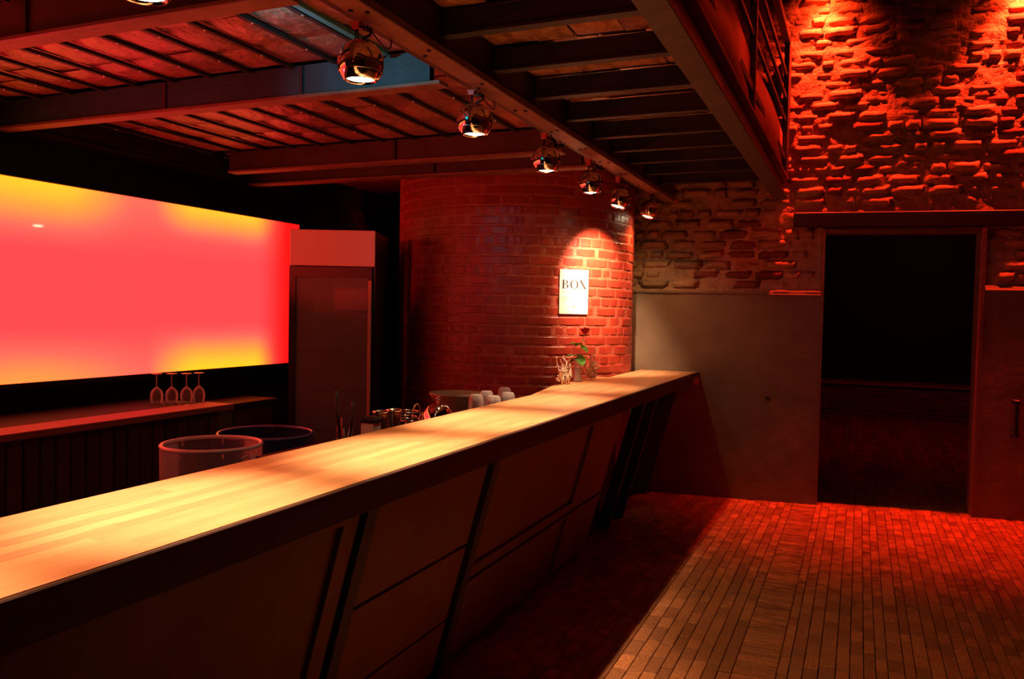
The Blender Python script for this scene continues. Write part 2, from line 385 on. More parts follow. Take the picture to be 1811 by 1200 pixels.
# back room behind the doorway
bw = MB().box(-3, 4.5, 15.2, 15.4, 0, 4.5).build('wall_back_room', M['black']); tag(bw, kind='structure')
lw = MB().box(-2.5, 4.2, 14.2, 14.5, 0, .50).build('low_wall', M['mortar']); tag(lw, 'low brick wall across the dark back room', 'wall')
rr = MB(); z = 0
while z < .5:
    x = -2.5
    while x < 4.1: l = R_(.16, .26); rr.box(x, x+l-.015, 14.17+R_(0, .015), 14.25, z+.005, z+.078); x += l
    z += .083
tag(rr.build('bricks', rndmat(M['brick_r'], 'back_room_brick'), lw), kind='stuff')
MB().bbox(-2.55, 4.2, 14.12, 14.55, .50, .53, .01).build('coping', M['brick_w'], lw)
light('AREA', 'back_room_red_fill', (1.2, 10.8, 3.6), 9, (1, .03, .015), (.5, 12.8, 0), .5)  # unseen red fill added so the back room shows through the doorway

# ------------------------------------------------------------------ left side: wall, backlit panel, counter
o = MB().box(-4.90, -4.66, -1.7, 5.96, 0, 2.814).build('wall_left', mat('brown_plaster', (.055, .030, .018), .8, var=(.075, .04, .024), vscale=3)); tag(o, kind='structure')
o = MB().box(-5.2, 3.2, -1.9, -1.7, 0, 5.2).build('wall_near', M['black']); tag(o, kind='structure')
o = MB().box(2.9, 3.1, -1.2, 7.6, 0, 5.2).build('wall_right', mat('dim_hall_wall', (.10, .06, .045), .8)); tag(o, kind='structure')

def led_mat():
    m = bpy.data.materials.new('backlit_acrylic'); m.use_nodes = True; N = m.node_tree.nodes; L = m.node_tree.links; b = N['Principled BSDF']
    b.inputs['Base Color'].default_value = (.02, .01, .01, 1); b.inputs['Roughness'].default_value = .03
    tc = N.new('ShaderNodeTexCoord'); sx = N.new('ShaderNodeSeparateXYZ'); L.new(tc.outputs['Object'], sx.inputs[0])
    def mr(src, a, b_, c=0, d=1, interp='SMOOTHSTEP'):
        n = N.new('ShaderNodeMapRange'); n.interpolation_type = interp; n.clamp = True
        for k, v in (('From Min', a), ('From Max', b_), ('To Min', c), ('To Max', d)): n.inputs[k].default_value = v
        L.new(src, n.inputs['Value']); return n.outputs[0]
    def mul(a, b_):
        n = N.new('ShaderNodeMath'); n.operation = 'MULTIPLY'
        for i, q in enumerate((a, b_)):
            if isinstance(q, (int, float)): n.inputs[i].default_value = q
            else: L.new(q, n.inputs[i])
        return n.outputs[0]
    def mx(a, b_):
        n = N.new('ShaderNodeMath'); n.operation = 'MAXIMUM'; L.new(a, n.inputs[0]); L.new(b_, n.inputs[1]); return n.outputs[0]
    Y, Z = sx.outputs['Y'], sx.outputs['Z']
    # tubes behind the sheet: along the foot (bright tube at the far half, weaker at the near half) and along the top
    foot = mul(mr(Z, 1.02, 1.44, 1, 0, 'SMOOTHSTEP'), mul(mr(Y, 4.05, 4.75), mr(Y, 5.35, 5.75, 1, 0)))
    foot2 = mul(mr(Z, 1.02, 1.42, .55, 0, 'SMOOTHSTEP'), mr(Y, 3.3, 4.5, 1, .3))
    top = mul(mr(Z, 1.86, 2.34, 0, .95, 'SMOOTHSTEP'), mr(Y, 3.55, 4.2, 1, .25))
    top2 = mul(mr(Z, 1.96, 2.34, 0, .92, 'SMOOTHSTEP'), mul(mr(Y, 4.1, 4.7), mr(Y, 5.3, 5.8, 1, 0)))
    g = mx(mx(foot, foot2), mx(top, top2))
    cr = N.new('ShaderNodeValToRGB'); e = cr.color_ramp.elements
    e[0].position = 0; e[0].color = (2.6, .075, .085, 1); e[1].position = 1; e[1].color = (2.8, .72, .02, 1)
    a = e.new(.22); a.color = (2.6, .16, .11, 1); a = e.new(.60); a.color = (2.7, .40, .055, 1)
    L.new(g, cr.inputs[0])
    # middle is slightly pinker; far end falls to pure deep red
    end = mr(Y, 5.35, 5.78, 0, 1)
    mc = N.new('ShaderNodeMixRGB'); L.new(end, mc.inputs[0]); L.new(cr.outputs[0], mc.inputs[1]); mc.inputs[2].default_value = (1.2, .010, .009, 1)
    lw_ = mr(Z, 1.1, 2.25, 0, 1)
    L.new(mc.outputs[0], b.inputs['Emission Color']); b.inputs['Emission Strength'].default_value = 1.0
    return m
LM = led_mat()
led = empty('backlit_wall_panel'); tag(led, 'long glowing red and yellow backlit wall panel behind the bar', 'light panel')
ys = [-.25, .16, .57, .98, 1.40, 1.81, 2.22, 2.64, 3.05, 3.464, 3.86, 4.27, 4.675, 5.10, 5.526, 5.93]
for a, b in zip(ys, ys[1:]):
    MB().bbox(-4.64, -4.60, a+.0008, b-.0008, 1.067, 2.285, .0007).build('acrylic_sheet', LM, led)
MB().box(-4.655, -4.6405, -.3, 5.94, 1.03, 2.286).build('back_tray', M['black'], led)
MB().box(-4.645, -4.585, -.3, 5.94, 1.035, 1.066).build('bottom_rail', M['black'], led)
fas = MB().box(-4.658, -4.585, -1.2, 5.95, 2.287, 2.53).build('black_fascia', M['blackgloss']); tag(fas, 'black fascia box along the wall above the glowing panel', 'fascia')
o = MB().box(-4.658, -4.602, -1.2, 5.95, .90, 1.034).build('black_splashback', M['blackgloss']); tag(o, 'black splashback strip under the glowing panel', 'panel')
# back counter
bc = empty('back_counter', (0, 0, 0)); tag(bc, 'long low back counter with a red-lit front edge and slatted front', 'counter')
MB().bbox(-4.60, -4.06, -1.0, 4.25, .868, .896, .003).build('counter_top', M['blackgloss'], bc)
MB().bbox(-4.06, -3.83, -1.0, 4.27, .862, .900, .004).build('edge_board', mat('edge_board_wood', (.34, .10, .06), .5, var=(.42, .13, .08), vscale=4, stretch=(8, 1, 1)), bc)
MB().box(-4.55, -3.92, -1.0, 4.20, .0, .862).build('carcass', M['dark_wood'], bc)
sl = MB().bbox(-.009, .009, -.042, .042, .05, .855, .003).mesh('slat', M['slat'])
y = -.9
while y < 4.2: link('slat', sl, bc, (-3.91+R_(-.003, .003), y, 0)); y += .092
# lower cabinet towards the fridge
lc = empty('low_cabinet', (-4.3, 4.78, 0)); tag(lc, 'plain grey-brown low cabinet between back counter and fridge', 'cabinet')
cbm = mat('cabinet_front', (.12, .085, .05), .6, var=(.15, .10, .06), vscale=3)
MB().bbox(-.28, .02, -.48, .42, 0, .80, .004).build('body', cbm, lc)
MB().bbox(-.30, .06, -.50, .44, .80, .83, .004).build('top', M['dark_wood'], lc)
for k in (-1, 1):
    d = MB().bbox(.02, .038, -.46 if k < 0 else -.02, -.04 if k < 0 else .40, .05, .77, .004).build('door', cbm, lc)
    MB().bbox(.038, .052, (-.10 if k < 0 else .02), (-.08 if k < 0 else .04), .50, .62, .003).build('handle', M['darkmetal'], d)

# inverted wine glasses on the back counter
def wineglass():
    g = empty('wine_glass')
    MB().lathe([(.033, 0), (.034, .002), (.040, .035), (.041, .060), (.034, .085), (.016, .104), (.006, .112), (.0045, .118)], 20).build('bowl', M['glass'], g)
    MB().lathe([(.0045, .118), (.004, .15), (.0045, .185), (.010, .192)], 10).build('stem', M['glass'], g)
    MB().lathe([(.010, .192), (.030, .1965), (.034, .1985), (.034, .200), (.001, .200)], 20).build('foot', M['acryl_rim'], g)
    return g
wg = wineglass(); reg(wg)
wl = [(-4.195, 4.085, 'wine glass upside down, second from the left end of the row on the back counter'), (-4.265, 4.025, 'leftmost upside-down wine glass on the back counter'),
      (-4.13, 4.15, 'wine glass upside down, second from the right end of the counter'), (-4.105, 4.235, 'rightmost upside-down wine glass at the end of the back counter')]
for i, (x, y, lb) in enumerate(wl):
    g = wg if i == 0 else copy_tree(wg); g.location = (x, y, .8965 if x < -4.06 else .9005); tag(g, lb, 'glass', 'upside-down wine glasses')

# ------------------------------------------------------------------ glass-door fridge, turned to the camera
fr = empty('display_fridge', (-3.59, 5.02, 0), math.radians(23.0)); tag(fr, 'tall black glass-door drinks fridge with blank pale header', 'fridge')
W2 = .316
body = MB(); body.box(-W2, -W2+.035, .0, .60, .05, 2.125); body.box(W2-.035, W2, .0, .60, .05, 2.125); body.box(-W2, W2, .56, .60, .05, 2.125)
body.box(-W2, W2, .02, .60, 1.86, 2.125); body.box(-W2, W2, .0, .60, .05, .35); body.build('body', M['fridge'], fr)
MB().bbox(-W2+.004, W2-.002, -.018, .015, 1.862, 2.127, .004).build('header_sign', M['header'], fr)
MB().box(-W2+.036, W2-.036, .545, .556, .36, 1.855).build('lining', M['fridge_in'], fr)
MB().box(-W2+.036, -W2+.046, .05, .55, .36, 1.855).build('lining', M['fridge_in'], fr)
for zz in (.62, .92, 1.22, 1.52):
    mb = MB(); mb.box(-W2+.05, W2-.05, .08, .09, zz, zz+.022)
    for k in range(14): xx = -W2+.06+k*.040; mb.box(xx, xx+.005, .08, .53, zz, zz+.005)
    mb.build('wire_shelf', M['darkmetal'], fr)
dr = MB(); dr.box(-W2+.004, -W2+.05, -.03, .0, .36, 1.855); dr.box(W2-.05, W2-.022, -.03, .0, .36, 1.855); dr.box(-W2+.05, W2-.05, -.03, .0, 1.78, 1.855); dr.box(-W2+.05, W2-.05, -.03, .0, .36, .44)
door = dr.build('door', M['fridge'], fr)
MB().box(-W2+.05, W2-.05, -.018, -.012, .44, 1.78).build('pane', M['glass'], door)
MB().bbox(W2-.046, W2-.020, -.040, -.029, .40, 1.76, .003).build('edge_strip', mat('fridge_edge_strip', (.55, .30, .22), .4), door)
MB().box(-W2+.02, W2-.02, .02, .58, 0, .05).build('plinth', M['black'], fr)

pt = MB().add([(x, y, z) for z in (0, 2.06) for x, y in ((-4.58, 5.965), (-3.57, 5.745), (-3.58, 5.70), (-4.10, 5.81), (-4.59, 5.925))], [(0, 1, 2, 3, 4), (9, 8, 7, 6, 5)] + [(i, (i+1) % 5, (i+1) % 5+5, i+5) for i in range(5)]).build('panel_light_blocker', M['black']); tag(pt, 'unseen black board added behind the fridge to block panel light', 'blocker')  # hidden board added to keep panel light off the left of the column
# ------------------------------------------------------------------ rough masonry and void beside the column
wl2 = MB().box(-5.4, -4.62, 6.72, 6.95, 0, 2.86).build('wall_back', M['black']); tag(wl2, kind='structure')
rv = []
for s_ in range(6):
    bm = bmesh.new(); bmesh.ops.create_icosphere(bm, subdivisions=2, radius=.5)
    for v in bm.verts: v.co *= 1 + .45*noise.noise(v.co*3 + Vector((s_*5, 0, 0)))
    me = bpy.data.meshes.new('rubble_stone'); bm.to_mesh(me); bm.free(); me.materials.append(M['rubble']); rv.append(me)
z = 1.95
while z < 2.80:
    x = -5.36
    while x < -4.52:
        l = R_(.07, .16); link('rubble_stone', random.choice(rv), wl2, (x+l/2, 6.70+R_(-.03, .02), z+.04), (R_(0, 3), R_(-.3, .3), R_(-.3, .3)), (l*1.25, .16, .105)); x += l
    z += .075
o = MB().box(-5.4, -1.9, 7.7, 7.9, 0, 3.2).build('wall_behind', M['black']); tag(o, kind='structure')

# ------------------------------------------------------------------ round brick column
CC = Vector((-2.753, 6.52, 0)); CR = 1.009
cm = MB(); cm.lathe([(CR-.004, 0), (CR-.004, 2.53), (CR-.004, 2.66)], 72)
column = cm.build('wall_round', M['col_mortar']); column.location = CC; tag(column, 'round red-painted brick tower at the end of the bar', kind='structure')
BH, BL = .0745, .232
def cbrick(span, seed):
    mb = MB(); rr = random.Random(seed); n = 4; vs = []
    a0, a1 = -span/2, span/2
    hb = BH/2 - .0055
    for i in range(n+1):
        a = a0 + (a1-a0)*i/n
        e = .0045 if i in (0, n) else 0
        ro = CR + rr.uniform(-.0012, .0012)
        jz = rr.uniform(-.0015, .0015)
        for (r, zz) in ((CR-.03, -hb+jz), (ro-.006, -hb+jz), (ro-e*.6, -hb+.007+jz), (ro-e*.6, hb-.007+jz), (ro-.006, hb+jz), (CR-.03, hb+jz)):
            vs.append((r*math.cos(a), r*math.sin(a), zz))
    fs = [(i*6+k, i*6+k+1, (i+1)*6+k+1, (i+1)*6+k) for i in range(n) for k in range(5)]
    fs += [tuple(range(6)), tuple(n*6+k for k in range(5, -1, -1))]
    mb.add(vs, fs, False); return mb
STR = BL/CR; HEA = .112/CR; jt = .011/CR
cv = [cbrick(STR-jt, i) for i in range(4)]; ch_ = [cbrick(HEA-jt, i+9) for i in range(4)]
cvm = [m.mesh('brick', M['col_brick']) for m in cv]; chm = [m.mesh('brick', M['col_brick']) for m in ch_]
cl = []; k = 0; z = .26 + BH/2
while z < 2.62:
    a = -2.45 + (STR/2 if k % 2 else 0); i = 0
    while a < .55:
        hd = (k % 3 == 0); sp = HEA if hd else STR
        am = a + sp/2; p = CC + Vector((CR*math.cos(am), CR*math.sin(am), z)); q = px(p)
        vis = (Vector((math.cos(am), math.sin(am), 0)).dot((CAMP-p).normalized()) > .02) and z > .95
        cl.append((0 if vis else 1, -sp, am, z, hd)); a += sp
    z += BH; k += 1
cl.sort(key=lambda t: (t[0], t[1])); crest = MB()
for i, (v_, s_, am, z, hd) in enumerate(cl):
    if i < 300: link('brick', (chm if hd else cvm)[i % 4], column, (0, 0, z), (0, 0, am+R_(-.002, .002)), (1+R_(-.0035, .0015),)*2 + (1,))
    else:
        src = (ch_ if hd else cv)[i % 4]; mt = Matrix.Translation((0, 0, z)) @ Matrix.Rotation(am, 4, 'Z')
        crest.add([mt @ Vector(v) for v in src.v], src.f)
tag(crest.build('bricks', rndmat(M['col_brick'], 'red_painted_brick_joined'), column), kind='stuff')

# poster on the column (curved sheet with print)
PA = math.atan2(5.865-6.52, -2.003+2.753); PR = CR + .005; pw, pz0, pz1 = .25, 1.545, 1.88
def on_col(s, zz, off=0): a = PA + s/PR; return (CC.x + (PR+off)*math.cos(a), CC.y + (PR+off)*math.sin(a), zz)
pb = MB(); n = 10
vs = [on_col(-pw/2 + pw*i/n, zz, o_) for i in range(n+1) for zz in (pz0, pz1) for o_ in (0, .0015)]
fs = []
for i in range(n): a = i*4; b = a+4; fs += [(a+1, b+1, b+3, a+3), (a, a+2, b+2, b), (a, b, b+1, a+1), (a+2, a+3, b+3, b+2)]
pb.add(vs, fs, False); poster = pb.build('poster', M['paper']); tag(poster, 'white paper poster reading BOX on the round brick column', 'poster')
def glyph(polys, x0, z0, sx, sz, mb):                # flat print shapes wrapped on the sheet
    for P in polys:
        vs = [on_col(-pw/2 + x0 + x*sx, z0 + zz*sz, .0022) for x, zz in P]
        mb.add(vs, [tuple(range(len(vs)))])
def quad(a, b, c, d): return [a, b, c, d]
def ring(cx, cz, rx, rz, tx, tz, a0=0, a1=360, n=20):
    out = []
    for i in range(n):
        p, q = [math.radians(a0+(a1-a0)*k/n) for k in (i, i+1)]
        out.append([(cx+rx*math.cos(p), cz+rz*math.sin(p)), (cx+rx*math.cos(q), cz+rz*math.sin(q)), (cx+(rx-tx)*math.cos(q), cz+(rz-tz)*math.sin(q)), (cx+(rx-tx)*math.cos(p), cz+(rz-tz)*math.sin(p))])
    return out
Bq = [[(.12, 0), (.34, 0), (.34, 1), (.12, 1)], [(0, 0), (.45, 0), (.45, .05), (0, .05)], [(0, .95), (.45, .95), (.45, 1), (0, 1)], [(.3, .5), (.5, .5), (.5, .55), (.3, .55)]]
Bq += ring(.42, .765, .40, .235, .20, .05, -90, 90, 10) + ring(.44, .265, .46, .265, .22, .05, -90, 90, 10)
Oq = ring(.5, .5, .5, .52, .21, .06)
Xq = [[(.02, 1), (.30, 1), (.98, 0), (.70, 0)], [(.78, 1), (.86, 1), (.22, 0), (.14, 0)], [(0, .95), (.42, .95), (.42, 1), (0, 1)], [(.62, .95), (1, .95), (1, 1), (.62, 1)], [(0, 0), (.38, 0), (.38, .05), (0, .05)], [(.58, 0), (1, 0), (1, .05), (.58, .05)]]
pm = MB(); glyph(Bq, .016, 1.735, .064, .066, pm); glyph(Oq, .085, 1.735, .074, .066, pm); glyph(Xq, .164, 1.735, .070, .066, pm)
pm.build('printed_title', M['ink'], poster)
Iq = [[(.42, 0), (.58, 0), (.58, 1), (.42, 1)], [(.25, 0), (.75, 0), (.75, .08), (.25, .08)], [(.25, .92), (.75, .92), (.75, 1), (.25, 1)]]
Nq = [[(.08, 0), (.18, 0), (.18, 1), (.08, 1)], [(.82, 0), (.92, 0), (.92, 1), (.82, 1)], [(.08, 1), (.30, 1), (.92, 0), (.72, 0)]]
Kq = [[(.1, 0), (.28, 0), (.28, 1), (.1, 1)], [(.28, .42), (.38, .58), (.9, 1), (.76, 1)], [(.38, .56), (.52, .64), (.96, 0), (.76, 0)]]
Tq = [[(.42, 0), (.58, 0), (.58, 1), (.42, 1)], [(.05, .9), (.95, .9), (.95, 1), (.05, 1)]]
pm = MB(); gx = .014
for G in (Iq, Nq, Kq, None, Tq, Oq):
    if G: glyph(G, gx, 1.815, .030, .030, pm)
    gx += .036 if G else .022
tag(pm.build('printed_heading', M['ink2'], poster), kind='stuff')
pm = MB()
for zz, x0, x1 in ((1.712, .02, .11), (1.700, .02, .10), (1.672, .02, .10), (1.662, .02, .09), (1.650, .02, .055), (1.640, .02, .05)):
    x = x0
    while x < x1: l = R_(.004, .012); glyph([[(0, 0), (1, 0), (1, 1), (0, 1)]], x, zz, l, .0045, pm); x += l+.003
pm.build('printed_lines', M['ink2'], poster)
pm = MB(); glyph(ring(.5, .5, .5, .5, .5, .5, 0, 360, 12), .112, 1.59, .020, .020, pm); pm.build('printed_emblem', M['ink2'], poster)

# ------------------------------------------------------------------ beams and ceiling
def ibeam_y(mb, xc, hw, y0, y1, z0, z1, ft=.02, wt=.02):
    mb.box(xc-hw, xc+hw, y0, y1, z0, z0+ft); mb.box(xc-wt, xc+wt, y0, y1, z0+ft, z1-ft); mb.box(xc-hw, xc+hw, y0, y1, z1-ft, z1)
mb_ = empty('main_beam', (-1.55, 0, 2.53)); tag(mb_, 'long beam over the bar that carries the row of chrome lamps', 'beam')
MB().bbox(-.045, .050, -1.2, 7.07, 0, .035, .004).build('bottom_board', M['beam'], mb_)
MB().box(-.04, .035, -1.2, 7.07, .035, .26).build('web', M['beam_dark'], mb_)
MB().bbox(-.145, -.045, -1.2, 7.05, .045, .075, .004).build('side_board', M['side_wood'], mb_)
bolts = MB().lathe([(.009, 0), (.009, -.006), (.001, -.007)], 6, smooth=False).mesh('bolt', M['darkmetal'])
for y in [0.4+.47*k for k in range(14)]:
    for dx in (-.02, .025): link('bolt', bolts, mb_, (dx, y+R_(-.03, .03), 0))
eb = empty('edge_beam', (-.635, 0, 2.53)); tag(eb, 'heavy outer beam along the open edge of the low ceiling', 'beam')
MB().bbox(-.055, .055, -1.2, 7.17, 0, .03, .004).build('bottom_flange', M['post'], eb)
MB().box(-.05, .01, -1.2, 7.17, .03, .17).build('web', M['black'], eb)
MB().bbox(-.055, .055, -1.2, 7.17, .165, .185, .004).build('top_flange', M['beam'], eb)
cbl = [('cross_beam', 2.09, 2.18, 'nearest cross beam of the low ceiling above the bar', -4.6),
       ('cross_beam', 3.135, 3.22, 'cross beam with a bluish lit end behind the second lamp', -4.6),
       ('cross_beam', 4.70, 4.80, 'brown cross beam in front of the round column', -4.3),
       ('cross_beam', 5.24, 5.34, 'farthest visible cross beam, touching the round column', -4.6),
       ('cross_beam', 1.02, 1.11, 'cross beam over the near end of the bar', -4.6)]
for nm, y0, y1, lb, x0 in cbl:
    e = empty(nm, (0, (y0+y1)/2, 2.53)); tag(e, lb, 'beam'); hw = (y1-y0)/2
    MB().bbox(x0, -1.70, -hw, hw, 0, .018, .003).build('bottom_flange', M['beam'], e)
    MB().box(x0, -1.757, -.03, .012, .018, .154).build('web', M['beam_cyan_tint'] if y0 == 3.135 else M['dark_wood'], e)
    for xs in (-2.45, -3.3) if y0 == 3.135 else (-2.9,):
        MB().box(xs, xs+.02, -hw*.9, -.03, .018, .148).build('stiffener', M['beam_dark'], e)
ceil = MB(); ceil.box(-5.4, -.58, -1.2, 7.05, 2.90, 3.0).build
ceil = MB().box(-5.4, -.59, -1.2, 7.05, 2.815, 2.86).build('ceiling', M['black']); tag(ceil, kind='structure')
o = MB().box(-5.4, 3.2, -1.4, 8.0, 5.2, 5.3).build('ceiling_hall', M['black']); tag(o, kind='structure')
# left bays: crinkled boards between black battens running along the bar
cgm = []
for s_ in range(6):
    mb = MB(); n = 5; vs = []
    for j in range(n+1):
        for i in range(n+1):
            u, v = i/n-.5, j/n-.5; e = (1-(2*u)**4)*(1-(2*v)**4)
            vs.append((u, v, -.006*e*(1+1.2*noise.noise(Vector((u*3+s_*9, v*3, s_)))) + (0 if 0 < i < n and 0 < j < n else .004)))
    mb.add(vs, [(j*(n+1)+i, j*(n+1)+i+1, (j+1)*(n+1)+i+1, (j+1)*(n+1)+i) for j in range(n) for i in range(n)], True)
    mb.add([(-.5, -.5, .012), (.5, -.5, .012), (.5, .5, .012), (-.5, .5, .012)], [(0, 1, 2, 3)])
    cgm.append(mb)
cL = [m.mesh('ceiling_board', M['ceil']) for m in cgm]; cRm = [m.mesh('ceiling_board', M['ceil_r']) for m in cgm]
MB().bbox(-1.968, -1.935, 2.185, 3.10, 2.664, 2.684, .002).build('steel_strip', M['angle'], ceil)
bt = MB().box(-.011, .011, -.5, .5, -.016, 0).mesh('batten', M['batten'])
scr = MB().lathe([(.006, 0), (.005, -.003), (.0005, -.004)], 8).mesh('screw', M['screw'])
xk = [-1.755-.243*k for k in range(0, 12)]; xk = [x for x in xk if x > -4.65]
bays = [(1.11, 2.09), (2.18, 3.135), (3.22, 4.70), (4.80, 5.24), (5.34, 6.9)]
ZC = 2.685
for (a, b) in bays:
    for i, x in enumerate(xk):
        if i and a < 5: link('batten', bt, ceil, (x, (a+b)/2, ZC), (0, 0, 0), (1, b-a, 1))
        if i and 2 < a < 4.5:
            for t in (.12, .42, .78): link('screw', scr, ceil, (x, a+(b-a)*t, ZC-.016))
        if a > 5 or a < 2:
            if i < len(xk)-1: link('ceiling_board', random.choice(cL), ceil, (x-.1215, (a+b)/2, ZC+.004), (0, 0, 0), (.241, b-a, 1))
        elif i < len(xk)-1:
            n = max(1, round((b-a)/.34)); off = R_(-.08, .08) if n > 1 else 0; e = [a] + [a+(b-a)*k/n+off for k in range(1, n)] + [b]
            for y0, y1 in zip(e, e[1:]):
                link('ceiling_board', random.choice(cL), ceil, (x-.1215, (y0+y1)/2, ZC+R_(.001, .007)), (R_(-.02, .02), R_(-.02, .02), 0), (.236, y1-y0-.003, R_(.8, 2)))
MB().box(-4.66, -4.60, 1.0, 5.9, 2.60, 2.815).build('ceiling_edge', M['beam_dark'], ceil)
# right bay: steel joists with brown boards between them
jy = [.93, 1.40, 1.87, 2.34, 2.81, 3.29, 3.77, 4.25, 4.73, 5.15, 5.58, 6.05, 6.52]
jo = empty('ceiling_joist'); mb = MB(); mb.box(-.415, .40, -.026, .026, 0, .012); mb.build('bottom_flange', M['black'], jo)
MB().box(-.415, .395, -.012, .012, .012, .098).build('web', M['batten'], jo); reg(jo)
for i, y in enumerate(jy):
    j = jo if i == 0 else copy_tree(jo); j.location = (-1.10, y, 2.60)
    NTH = ['thirteenth', 'twelfth', 'eleventh', 'tenth', 'ninth', 'eighth', 'seventh', 'sixth', 'fifth', 'fourth', 'third', 'second', 'first']
    tag(j, 'dark steel ceiling joist, ' + NTH[i] + ' counted from the brick end wall', 'joist', 'joists under the low ceiling')
    y1 = jy[i+1] if i+1 < len(jy) else 7.0
    x = -1.51
    while x < -.69:
        l = min(R_(.17, .27), -.685-x)
        if l > .04: link('ceiling_board', random.choice(cRm), ceil, (x+l/2, (y+y1)/2, 2.703+R_(0, .006)), (R_(-.015, .015), R_(-.015, .015), 0), (l-.006, y1-y-.03, R_(.8, 1.8)))
        x += l

# mezzanine balustrade above the outer beam
ba = empty('balustrade', (-.60, 0, 2.715)); tag(ba, 'dark mezzanine balustrade with red-lit boards above the outer beam', 'balustrade')
for y0, y1 in ((-.9, 1.0), (1.02, 2.9), (2.92, 4.78), (4.82, 6.85)):
    mb = MB(); n = 14; vs = []
    for i in range(n+1):
        Y = y0+(y1-y0)*i/n; bow = .02*math.sin(PI*i/n)
        for (dx, zz) in ((-.012+bow, 0), (-.012+bow*1.5, .15), (-.012+bow, .30), (-.03+bow, .30), (-.03+bow, 0)): vs.append((dx, Y, zz))
    fs = [(i*5+k, i*5+(k+1) % 5, (i+1)*5+(k+1) % 5, (i+1)*5+k) for i in range(n) for k in range(5)] + [(0, 1, 2, 3, 4), tuple(n*5+k for k in range(4, -1, -1))]
    mb.add(vs, fs, True); mb.build('toe_board', M['toe'], ba)
for y in (-.9, 1.0, 2.9, 4.80, 6.93):
    MB().bbox(-.02, .02, y-.022, y+.022, 0, 1.06, .003).build('post', M['rail'], ba)
MB().bbox(-.016, .016, 6.955, 7.18, .0, 1.06, .003).build('end_board', M['rail'], ba)
for zz in (.42, .60, .78):
    MB().bbox(-.011, .009, -.9, 6.93, zz-.014, zz+.014, .004).build('rail', M['rail'], ba)
MB().bbox(-.03, .025, -.95, 6.96, 1.03, 1.07, .006).build('handrail', M['rail'], ba)

# ------------------------------------------------------------------ chrome ball lamps
LR = .080
def make_lamp(name='ball_spotlight'):
    g = empty(name)
    head = []                                       # ball with cut-off mouth at the bottom
    a_cut = math.radians(137)
    for k in range(15):
        t = a_cut*k/14; head.append((max(.0005, LR*math.sin(t)), LR*math.cos(t)))
    rm, zm = head[-1]
    head += [(rm-.004, zm-.001), (rm-.006, zm+.010), (rm-.010, zm+.028)]
    sh = MB().lathe(head, 36).build('shade', M['chrome'], g)
    t = math.radians(112); MB().lathe([(LR*math.sin(t)-.001, LR*math.cos(t)+.003), (LR*math.sin(t)+.0025, LR*math.cos(t)), (LR*math.sin(t)-.001, LR*math.cos(t)-.003)], 36).build('trim_ring', M['steel'], sh)
    MB().lathe([(.001, zm+.002), (.022, zm+.001), (rm-.007, zm+.008)], 24).build('bulb', M['bulb'], g)
    mb = MB()
    for dx in (-.007, .007):                        # twin straps curving down the side of the ball
        pts = [(-.018+dx*.3, -.0, .125)] + [((-LR-.004)*math.sin(math.radians(q)), dx*1.1, (LR+.005)*math.cos(math.radians(q))) for q in (12, 28, 45, 62, 80)]
        mb.tube(pts, .0032, 6)
    mb.build('strap', M['darkmetal'], g)
    MB().lathe([(.001, -.006), (.008, -.006), (.008, .006), (.001, .006)], 12, Matrix.Translation((-LR-.002, 0, .016)) @ Matrix.Rotation(PI/2, 4, 'Y')).build('pivot', M['steel'], g)
    return g
lamps = [(-1.6, .58, 2.375, (0, 0), 'out of the frame at the near end of the bar'),
         (-1.6, 1.465, 2.343, (0, 0), 'nearest chrome ball lamp, cut off by the top of the picture'),
         (-1.6, 2.384, 2.391, (0, 0), 'largest fully visible chrome ball lamp, in front of the bluish beam'),
         (-1.6, 3.285, 2.392, (0, 0), 'second fully visible chrome ball lamp along the beam'),
         (-1.6, 4.190, 2.381, (0, 0), 'third fully visible chrome ball lamp along the beam'),
         (-1.6, 4.985, 2.375, (0, 0), 'fourth fully visible chrome ball lamp, left of the bright column top'),
         (-1.6, 5.664, 2.370, (-10, 12), 'chrome ball lamp tilted towards the round brick column'),
         (-1.6, 6.560, 2.400, (-8, 14), 'last chrome ball lamp, in front of the whitewashed brick wall')]
pw_ = [(260, 26), (290, 30), (310, 36), (290, 32), (200, 14), (140, 9), (360, 14), (50, 24)]
AIM = [(.10, 0), (.08, 0), (.20, 0), (.08, 0), (0, 0), (-.05, .05), (-.52, .80), (-.1, 0)]
OUT = [.5, .5, .5, .45, .3, .2, -.5, .0]
tmpl = make_lamp(); reg(tmpl)
